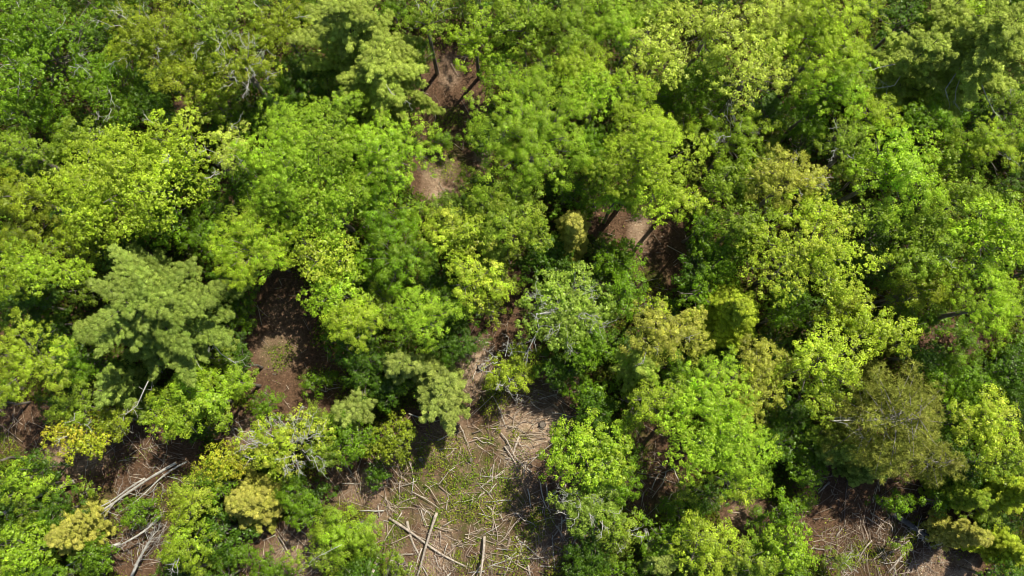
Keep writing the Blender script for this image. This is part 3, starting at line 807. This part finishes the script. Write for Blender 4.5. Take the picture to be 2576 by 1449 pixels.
def mixc(f, a, b):
    x = n.new('ShaderNodeMix'); x.data_type = 'RGBA'; l.new(f, x.inputs[0]); l.new(a, x.inputs[6]); l.new(b, x.inputs[7]); return x.outputs[2]


fine = noise(6, 12, .82); mid_ = noise(1.1, 8, .7); big_ = noise(.25, 4, .6)
brown = ramp(fine.outputs['Fac'], (.30, (.03, .018, .012)), (.47, (.12, .070, .044)), (.60, (.22, .135, .09)), (.75, (.42, .29, .21)))
tanc = ramp(fine.outputs['Fac'], (.30, (.14, .085, .055)), (.45, (.42, .29, .20)), (.60, (.62, .47, .36)), (.75, (.78, .64, .52)))
mossc = ramp(fine.outputs['Fac'], (.3, (.03, .04, .01)), (.55, (.10, .12, .025)), (.75, (.20, .19, .06)))
at1 = n.new('ShaderNodeAttribute'); at1.attribute_name = 'tan'
at2 = n.new('ShaderNodeAttribute'); at2.attribute_name = 'moss'
f1 = mth('MULTIPLY', at1.outputs['Fac'], mth('ADD', mid_.outputs['Fac'], .45))
cl = n.new('ShaderNodeClamp'); l.new(f1, cl.inputs[0])
f2 = mth('MULTIPLY', at2.outputs['Fac'], ramp(mid_.outputs['Fac'], (.42, (0, 0, 0)), (.6, (1, 1, 1))).outputs[0])
cc_ = mixc(cl.outputs[0], brown.outputs[0], tanc.outputs[0])
cc_ = mixc(f2, cc_, mossc.outputs[0])
b = n.new('ShaderNodeBsdfPrincipled'); b.inputs['Roughness'].default_value = .95; b.inputs['Specular IOR Level'].default_value = .1
bp = n.new('ShaderNodeBump'); bp.inputs['Strength'].default_value = 1; bp.inputs['Distance'].default_value = .05
l.new(fine.outputs['Fac'], bp.inputs['Height']); l.new(bp.outputs[0], b.inputs['Normal'])
l.new(cc_, b.inputs['Base Color']); o_ = n.new('ShaderNodeOutputMaterial'); l.new(b.outputs[0], o_.inputs['Surface'])
me.materials.append(m)
g = obj('ground', me); tag(g, 'brown leaf litter forest floor with tan bare patches', None, None, 'structure')
me = bpy.data.meshes.new('distant_ground')
o4 = [(x, y, -.6) for x, y in [(-60, -40), (60, -40), (60, 70), (-60, 70)]] + [(x, y, -.6) for x, y in bo]
me.from_pydata(o4, [], [(4, 5, 1, 0), (5, 6, 2, 1), (6, 7, 3, 2), (7, 4, 0, 3)]); me.materials.append(m)
g = obj('distant_ground', me); tag(g, None, None, None, 'structure')

# ------------------------------------------------------------------ litter, slash, ground cover (nobody could count them)
rg = np.random.default_rng(8)


def scatter(n_, mask, lo=(-100, -80), hi=(2676, 1540)):
    px = rg.uniform(lo[0], hi[0], n_); py = rg.uniform(lo[1], hi[1], n_)
    k_ = rg.uniform(size=n_) < mask(px, py)
    px, py = px[k_], py[k_]
    x, y, _ = at(px, py, 0.)
    return x, y


SLASH = [(1200, 1270, 270, 220), (2230, 1320, 230, 140), (1310, 1010, 150, 70), (1640, 1200, 80, 130), (720, 1390, 150, 80), (880, 940, 80, 60), (330, 1140, 160, 70), (1205, 930, 50, 110), (880, 1220, 110, 80),
         (620, 1080, 80, 40), (60, 1090, 110, 60), (2090, 1160, 70, 60), (1690, 1310, 60, 80), (350, 1370, 90, 70)]
DENSE = [(1345, 1080, 80, 50), (1340, 1340, 150, 110), (1080, 1390, 130, 70), (2250, 1380, 170, 80), (990, 1230, 60, 90), (1320, 1000, 90, 40), (1290, 1120, 80, 60)]
x, y = scatter(420000, lambda a, b_: .06 + .9 * np.clip(fieldw(a, b_, GAPS), 0, 1) * (1 - .6 * fieldw(a, b_, GREEN_)))
c = np.stack([x, y, ground_z(x, y) + rg.uniform(.0, .07, len(x))], -1)
nn = unit(rg.normal(size=c.shape) * .9 + np.array([0, 0, 1]))
tn = (fieldw(*pix(x, y, 0 * x), TAN) * np.clip(.75 + 1.1 * vnoise(x, y, 61, 6, 1.1), 0, 1.1))[:, None]
base = np.array([[.17, .10, .065]]) * (1 - tn * .9) + np.array([[.60, .46, .34]]) * tn * .9
kk = base * np.exp(rg.normal(size=(len(x), 1)) * .45 + .35 * vnoise(x, y, 41, 6, 1.5)[:, None]) * (1 + rg.normal(size=(len(x), 3)) * .05)
LIT = leaf_material('dry_leaf', .1, .02, .6)
tag(obj('leaf_litter', np_mesh('leaf_litter', leaves(c, nn, rg.uniform(.045, .13, len(x)), rg, .6), 4, np.clip(kk, .005, .8), LIT)), 'brown dead leaves scattered over the forest floor', 'leaf litter', None, 'stuff')

# twigs: thin three sided splinters
x, y = scatter(60000, lambda a, b_: np.clip(.35 * fieldw(a, b_, SLASH) + .65 * fieldw(a, b_, DENSE) + .10 * fieldw(a, b_, GAPS), 0, 1) * (1 - .5 * fieldw(a, b_, GREEN_)))
nT = len(x)
ang = rg.uniform(0, math.pi, nT); base_a = vnoise(x, y, 3, 3, .25) * 2.2
ang = np.where(rg.uniform(size=nT) < .5, base_a + rg.normal(size=nT) * .35, ang)
Ls = rg.gamma(1.5, .22, nT) + .06; Ws = rg.uniform(.008, .026, nT)
zc = ground_z(x, y) + rg.uniform(.04, .20, nT); tilt = rg.normal(size=nT) * .12
d = np.stack([np.cos(ang), np.sin(ang), tilt], -1); p = np.stack([-np.sin(ang), np.cos(ang), 0 * ang], -1) * Ws[:, None]
up = np.array([[0, 0, 1.]]) * Ws[:, None]
cc = np.stack([x, y, zc], -1); A, Bp = cc - d * Ls[:, None], cc + d * Ls[:, None]
qa = np.stack([A - p, Bp - p * .6, Bp + up * .6, A + up * 1.3], 1); qb = np.stack([A + up * 1.3, Bp + up * .6, Bp + p * .6, A + p], 1)
V = np.concatenate([qa, qb], 1).reshape(-1, 3)
tone = rg.uniform(size=(nT, 1)) ** 1.9
kk = (np.array([[.17, .11, .08]]) * (1 - tone) + np.array([[.80, .69, .58]]) * tone)
kk = np.repeat(kk, 2, 0)
TW = leaf_material('slash_twig', 0, .02, .6)
tag(obj('slash_debris', np_mesh('slash_debris', V, 4, kk, TW)), 'tangle of thin dead twigs and wood splinters left on the clearing floor', 'slash', None, 'stuff')

# green ground cover
x, y = scatter(640000, lambda a, b_: np.clip(fieldw(a, b_, GREEN_) * .75 + .10 * fieldw(a, b_, SLASH) + .8 * (1 - np.clip(fieldw(a, b_, GAPS) * 1.6, 0, 1)) + .03, 0, 1))
PXg, PYg = pix(x, y, 0 * x)
dn = vnoise(x, y, 12, 7, .9) + .4 * vnoise(x, y, 13, 5, 4)
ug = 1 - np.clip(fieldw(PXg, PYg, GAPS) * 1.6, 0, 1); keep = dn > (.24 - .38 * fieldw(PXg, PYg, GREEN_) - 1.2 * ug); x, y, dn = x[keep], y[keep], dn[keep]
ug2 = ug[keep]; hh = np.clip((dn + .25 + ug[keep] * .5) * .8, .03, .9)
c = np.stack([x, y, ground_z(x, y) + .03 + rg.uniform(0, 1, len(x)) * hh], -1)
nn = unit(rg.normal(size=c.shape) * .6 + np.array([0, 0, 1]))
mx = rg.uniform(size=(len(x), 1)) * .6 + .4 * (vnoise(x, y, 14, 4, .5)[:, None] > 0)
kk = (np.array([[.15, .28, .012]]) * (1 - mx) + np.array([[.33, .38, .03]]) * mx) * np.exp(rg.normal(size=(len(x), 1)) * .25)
tag(obj('ground_cover', np_mesh('ground_cover', leaves(c, nn, rg.uniform(.06, .14, len(x)) * (1 + ug2 * .9), rg, .7), 4, kk * (1 - .6 * ug2[:, None]), GREEN_LOW)), 'low green brambles and seedlings spread over the clearing', 'ground cover', None, 'stuff')  # leaves outside the openings darkened: shade between crowns put into the colour

# ------------------------------------------------------------------ logs
rl = np.random.default_rng(31)


def log(px1, py1, px2, py2, th, name, label, group=None, z1=None, z2=None, m=None, knots=3, branches=(), cat='log', taper=.55, split=False):
    r = th * .42 * H / F
    z1 = r * .8 if z1 is None else z1; z2 = r * .7 if z2 is None else z2
    a = np.array(at(px1, py1, z1)[:2]); b_ = np.array(at(px2, py2, z2)[:2])
    za, zb = z1 + float(ground_z(*a)), z2 + float(ground_z(*b_))
    p0, p1 = np.array([a[0], a[1], za]), np.array([b_[0], b_[1], zb])
    root = obj(name, None, loc=tuple((p0 + p1) / 2)); tag(root, label, cat, group)
    P0, P1 = p0 - (p0 + p1) / 2, p1 - (p0 + p1) / 2
    L = np.linalg.norm(P1 - P0); n_ = max(4, int(L / .7) + 2)
    pts = [P0 + (P1 - P0) * t_ for t_ in np.linspace(0, 1, n_)]
    w1, w2 = rl.normal() * .026 * L, rl.normal() * .016 * L
    perp = np.array([-(P1 - P0)[1], (P1 - P0)[0], 0]) / max(L, .01)
    for k_, t_ in enumerate(np.linspace(0, 1, n_)): pts[k_] = pts[k_] + perp * (w1 * math.sin(math.pi * t_) + w2 * math.sin(2 * math.pi * t_)) + rl.normal(size=3) * r * .06
    T_ = Tubes()
    sides = 10 if r > .08 else 7
    T_.add(pts, r, r * taper, sides)
    # gnarl
    for k_ in range(len(T_.v)):
        v_ = T_.v[k_]; T_.v[k_] = tuple(np.array(v_) + rl.normal(size=3) * r * .07)
    for _ in range(knots):
        i = rl.integers(0, n_ - 1); pp = pts[i] * .5 + pts[i + 1] * .5
        e = rl.normal(size=3); e[2] = abs(e[2]); e /= np.linalg.norm(e)
        T_.add([pp, pp + e * (r * 1.1 + .03)], r * .28, r * .15, 5)
    obj('stem', T_.mesh('stem', m or LOGM), root)
    if r > .09:
        E = Tubes()
        dd = (pts[0] - pts[1]) / np.linalg.norm(pts[0] - pts[1])
        E.add([pts[0] + dd * .003, pts[0] + dd * .02], r * .90, r * .86, 12)
        obj('cut_end', E.mesh('cut_end', CUT), root)
    for (t0, dx, dy, dz, ln) in branches:
        D = Tubes(); pp = P0 + (P1 - P0) * t0
        e = np.array([dx, dy, dz], float); e /= np.linalg.norm(e)
        twiggy(D, pp, pp + e * ln, max(.018, r * .2), rl, 2, .16, 4)
        obj('branch', D.mesh('branch', DEAD), root)
    return root


def rb(n_, lo=.3, hi=.95, L=1.8, up=.6, sx=1):
    return [(rl.uniform(lo, hi), rl.normal(), rl.normal() - .6, rl.uniform(.1, up), rl.uniform(.5, 1) * L) for _ in range(n_)]


FL = 'fallen_log'
log(192, 1209, 88, 1253, 14, FL, 'thick grey fallen trunk with sawn end, lower left beside the green edge tree', z1=.9, z2=.6)
log(88, 1258, -12, 1296, 14, FL, 'grey trunk piece running off the left edge under green leaves', z1=.7, z2=.4, branches=rb(3, .3, .8, .8))
log(447, 1163, 218, 1313, 8, FL, 'longest pale dead trunk with bare branches, lower left, middle of three side by side', z1=1.6, z2=.5, m=DEAD, branches=rb(5, .3, .8, 2.2), knots=8)
log(366, 1203, 245, 1278, 6, FL, 'shorter grey dead trunk lying left of the longest one', z1=1.2, z2=.4, m=DEAD, branches=rb(4, .2, .9, 1.4), knots=6)
log(470, 1162, 296, 1290, 5.5, FL, 'thin pale dead trunk lying right of the longest one, thick with side branches', z1=1.5, z2=.6, m=DEAD, branches=rb(8, .25, 1, 2.2), knots=6)
log(402, 1299, 300, 1372, 7, 'dead_snag', 'bare dead treetop with forked silver branches near the bottom left', z1=1.5, z2=1.8, m=DEAD, branches=rb(4, .2, 1, 1.6), cat='snag')
log(300, 1368, 166, 1424, 7, 'dead_snag', 'forked white dead branch pointing at the bottom left corner', z1=1.8, z2=1.2, m=DEAD, branches=rb(4, .5, .9, 1.5), taper=.4, cat='snag')
log(330, 1449, 385, 1345, 9, 'dead_snag', 'brushy grey dead treetop with countless twigs at the bottom left', z1=.6, z2=1.6, m=DEAD, branches=[(rl.uniform(.1, 1), rl.normal() * .5 + .3, rl.uniform(.2, 1), rl.uniform(0, .6), rl.uniform(1, 1.9)) for _ in range(14)], taper=.4, cat='snag')
log(559, 1053, 571, 1086, 8, FL, 'short log under the bright tree with golden tips, left of a thinner one')
log(582, 1077, 591, 1106, 6, FL, 'short thin log just right of the one below the golden tipped tree')
log(979, 1303, 1170, 1425, 7.8, FL, 'long straight grey log crossing under the other in the bottom clearing', z1=.25, z2=.2)
log(1099, 1290, 1046, 1460, 8.6, FL, 'weathered log lying across the long straight one in the bottom clearing', z1=.65, z2=.35)
log(1219, 1349, 1206, 1465, 8.6, FL, 'upright leaning pale log on the bottom edge, right of the crossed logs', z1=.3, z2=1.3)
log(991, 1394, 969, 1462, 12, FL, 'thick stubby log on the bottom edge, right one of a pair', z1=.3, z2=1.2)
log(953, 1402, 926, 1462, 14, FL, 'thick stubby log on the bottom edge, left one of a pair', z1=.3, z2=1.2)
log(1284, 1354, 1268, 1450, 7, FL, 'thin dark brown log on the bottom edge in the shaded slash', m=STICKM[1])
log(1299, 1348, 1315, 1396, 7, FL, 'short straight log leaning right in the shaded slash near the bottom')
log(1306, 1159, 1337, 1188, 8, FL, 'short stout pale log beside the lone clearing tree')
log(1306, 1098, 1273, 1172, 7, FL, 'pale log lying across the sunlit slash at the clearing top')
log(1269, 1184, 1208, 1228, 7, FL, 'pale log slanting down left through the mid clearing green')
log(1219, 1237, 1193, 1265, 6, FL, 'short grey log just below the slanting one in the mid clearing')
log(1271, 1153, 1326, 1163, 6, FL, 'thin log lying level above the short stout one by the lone tree')
log(2242, 1290, 2378, 1366, 17, FL, 'long dark blue grey fallen trunk at the lower right edge of the slash', z1=.5, z2=.3, m=LOG_DARK, knots=9, branches=rb(5, .2, .9, 1.2))
log(1023, 1312, 1054, 1395, 8, FL, 'grey log just left of and under the crossed ones', z1=.15, z2=.15)
log(1484, 1395, 1490, 1462, 15, 'tree_stub', 'broken grey trunk stub on the bottom edge below the silver twigged tree', z1=.3, z2=2.0, m=DEAD, cat='trunk')
log(1622, 1330, 1640, 1395, 12, 'tree_stub', 'broken grey trunk leaning left of the small blue green pine at the bottom', z1=.8, z2=1.8, m=DEAD, cat='trunk')
log(1196, 854, 1240, 865, 4, FL, 'thin arched bare branch above the stump in the centre', cat='branch')
log(668, 970, 676, 1022, 4, FL, 'thin dark branch lying on the left side of the brown strip', m=STICKM[3], cat='branch')
log(2132, 1205, 2127, 1335, 5, FL, 'thin dark straight pole lying upright in view through the brown slash strip', m=STICKM[3], cat='pole')
log(2277, 1391, 2236, 1442, 7, FL, 'pale log on the bottom edge of the brown slash strip')
log(2087, 1212, 2060, 1241, 6, FL, 'pale broken log at the upper left end of the brown slash strip')
GRP = 'cut logs littering the clearings'; LBL = 'short weathered cut log lying loose among the slash'
for a in [(1359, 1214, 1374, 1280, 5), (1374, 1214, 1382, 1285, 6), (1401, 1234, 1381, 1255, 8), (1269, 1122, 1305, 1183, 6), (1326, 1157, 1318, 1201, 5), (1249, 1070, 1305, 1077, 5),
          (1101, 1107, 1132, 1091, 7), (1069, 1107, 1099, 1107, 5), (1154, 1080, 1151, 1106, 4), (1189, 1090, 1214, 1079, 6), (1044, 1130, 1064, 1125, 5), (1029, 1160, 1039, 1200, 6),
          (1006, 1210, 1004, 1241, 5), (921, 1180, 934, 1198, 5), (869, 1195, 881, 1212, 5), (859, 1217, 914, 1215, 4), (950, 1272, 954, 1301, 6), (1104, 1222, 1139, 1250, 6),
          (1144, 1130, 1119, 1155, 5), (1114, 1324, 1149, 1307, 5), (1059, 1284, 1074, 1325, 5), (1359, 1424, 1414, 1427, 6), (1329, 1422, 1334, 1450, 7), (1369, 1279, 1376, 1330, 6),
          (1414, 1300, 1411, 1345, 6), (1104, 1130, 1150, 1128, 4), (1335, 1010, 1360, 1030, 4), (1290, 1000, 1320, 1014, 4), (925, 1440, 900, 1462, 6), (1010, 1400, 1000, 1450, 5),
          (2105, 1350, 2120, 1325, 6), (2190, 1290, 2240, 1320, 4), (2180, 1300, 2225, 1335, 4), (1660, 1190, 1640, 1230, 4), (1690, 1180, 1665, 1190, 4), (1620, 1240, 1612, 1275, 4),
          (700, 1350, 730, 1400, 6), (745, 1330, 770, 1345, 5), (690, 1380, 660, 1400, 5), (640, 1440, 690, 1442, 4), (660, 1030, 690, 1000, 4), (900, 905, 935, 900, 4), (880, 930, 890, 960, 4),
          (360, 1130, 420, 1115, 3), (300, 1160, 350, 1150, 3), (1230, 1240, 1250, 1215, 6)]:
    log(*a[:4], a[4] * .8, FL, LBL, GRP, z1=rl.uniform(.08, .3), z2=rl.uniform(.08, .25), m=LOGM if rl.random() < .6 else STICKM[rl.integers(0, 3)], knots=1)

for k_ in range(70):
    while True:
        px, py = (rg.uniform(600, 2400), rg.uniform(980, 1440)) if k_ < 40 else (rg.uniform(960, 1400), rg.uniform(1250, 1450))
        if rg.random() < float(.4 * fieldw(np.array([px]), np.array([py]), SLASH)[0] + .6 * fieldw(np.array([px]), np.array([py]), DENSE)[0]): break
    a_ = rg.uniform(0, math.pi); Lp = rg.uniform(28, 95)
    log(px, py, px + Lp * math.cos(a_), py + Lp * math.sin(a_), rg.uniform(2.0, 4.4), FL, 'long thin pale pole lying crosswise in the slash tangle', 'thin poles crossing in the slash',
        z1=rl.uniform(.1, .4), z2=rl.uniform(.05, .3), m=[LOGM, DEAD, STICKM[0], STICKM[2]][k_ % 4], knots=3)

# loose sticks: individuals, copied from a set of shapes
prot = []
for i in range(14):
    T_ = Tubes(); L = rl.uniform(1.0, 3.2); r = rl.uniform(.016, .042)
    pts = crooked((-L / 2, 0, 0), (L / 2, 0, rl.normal() * .06), rl, .10, 7); T_.add(pts, r, r * .4, 6)
    if i % 2:
        p_ = pts[3]; T_.add([p_, p_ + np.array([.25, .18 * rl.choice([-1, 1]), .06])], r * .5, r * .25, 5)
    prot.append(T_.mesh('stick', STICKM[i % 4]))
ns = 0
while ns < 255:
    px, py = rg.uniform(20, 2450), rg.uniform(860, 1445)
    wgt = float(.35 * fieldw(np.array([px]), np.array([py]), SLASH)[0] + .65 * fieldw(np.array([px]), np.array([py]), DENSE)[0])
    if rg.random() > wgt: continue
    x, y, _ = at(px, py, .1)
    o = bpy.data.objects.new('stick', prot[ns % 14]); col.objects.link(o)
    o.location = (x, y, float(ground_z(x, y)) + rg.uniform(.06, .24))
    o.rotation_euler = (rg.uniform(0, 6.28), rg.normal() * .07, float(vnoise(np.array([x]), np.array([y]), 3, 3, .25)[0]) * 2.2 + rg.normal() * .6 if rg.random() < .6 else rg.uniform(0, 6.28))
    o.scale = [rg.uniform(.6, 1.3)] * 3
    tag(o, 'thin dead stick lying loose in the slash', 'stick', 'dead sticks strewn over the slash'); ns += 1

# stumps
CUT_OLD = bark_material('weathered_cut', (.10, .08, .07), (.30, .25, .21), 12, (1, 1, 1))
for px, py, r, lab in [(1209, 925, .26, 'round brown cut stump on the sunlit tan strip in the centre'), (1059, 1155, .24, 'cut stump at the left side of the clearing by the yellow olive tree'),
                       (1276, 1127, .24, 'cut stump amid the pale logs at the clearing top'), (1364, 1068, .28, 'greyish cut stump on the brightest tan slash'),
                       (1184, 1156, .20, 'small dark stump in the green undergrowth of the clearing')]:
    x, y, _ = at(px, py, .2); root = obj('stump', None, loc=(x, y, float(ground_z(x, y)))); tag(root, lab, 'stump')
    T_ = Tubes(); T_.add([(0, 0, -.1), (0, 0, .04), (0, 0, .15), (.01, 0, .34)], r * 1.35, r, 14)
    T_.v = [tuple(np.array(v_) * (1 + rl.normal() * .03)) for v_ in T_.v]
    for k_ in range(5):
        a = k_ * 1.256 + rl.uniform(-.3, .3); T_.add([(math.cos(a) * r * .6, math.sin(a) * r * .6, .12), (math.cos(a) * r * 2, math.sin(a) * r * 2, -.04)], r * .3, r * .1, 6)
    obj('bark', T_.mesh('bark', BARK_DARK), root)
    root.scale = (.8, .8, .9); E = Tubes(); E.add([(.01, 0, .345), (.01, 0, .375)], r * .93, r * .9, 16); obj('cut_top', E.mesh('cut_top', CUT_OLD), root)
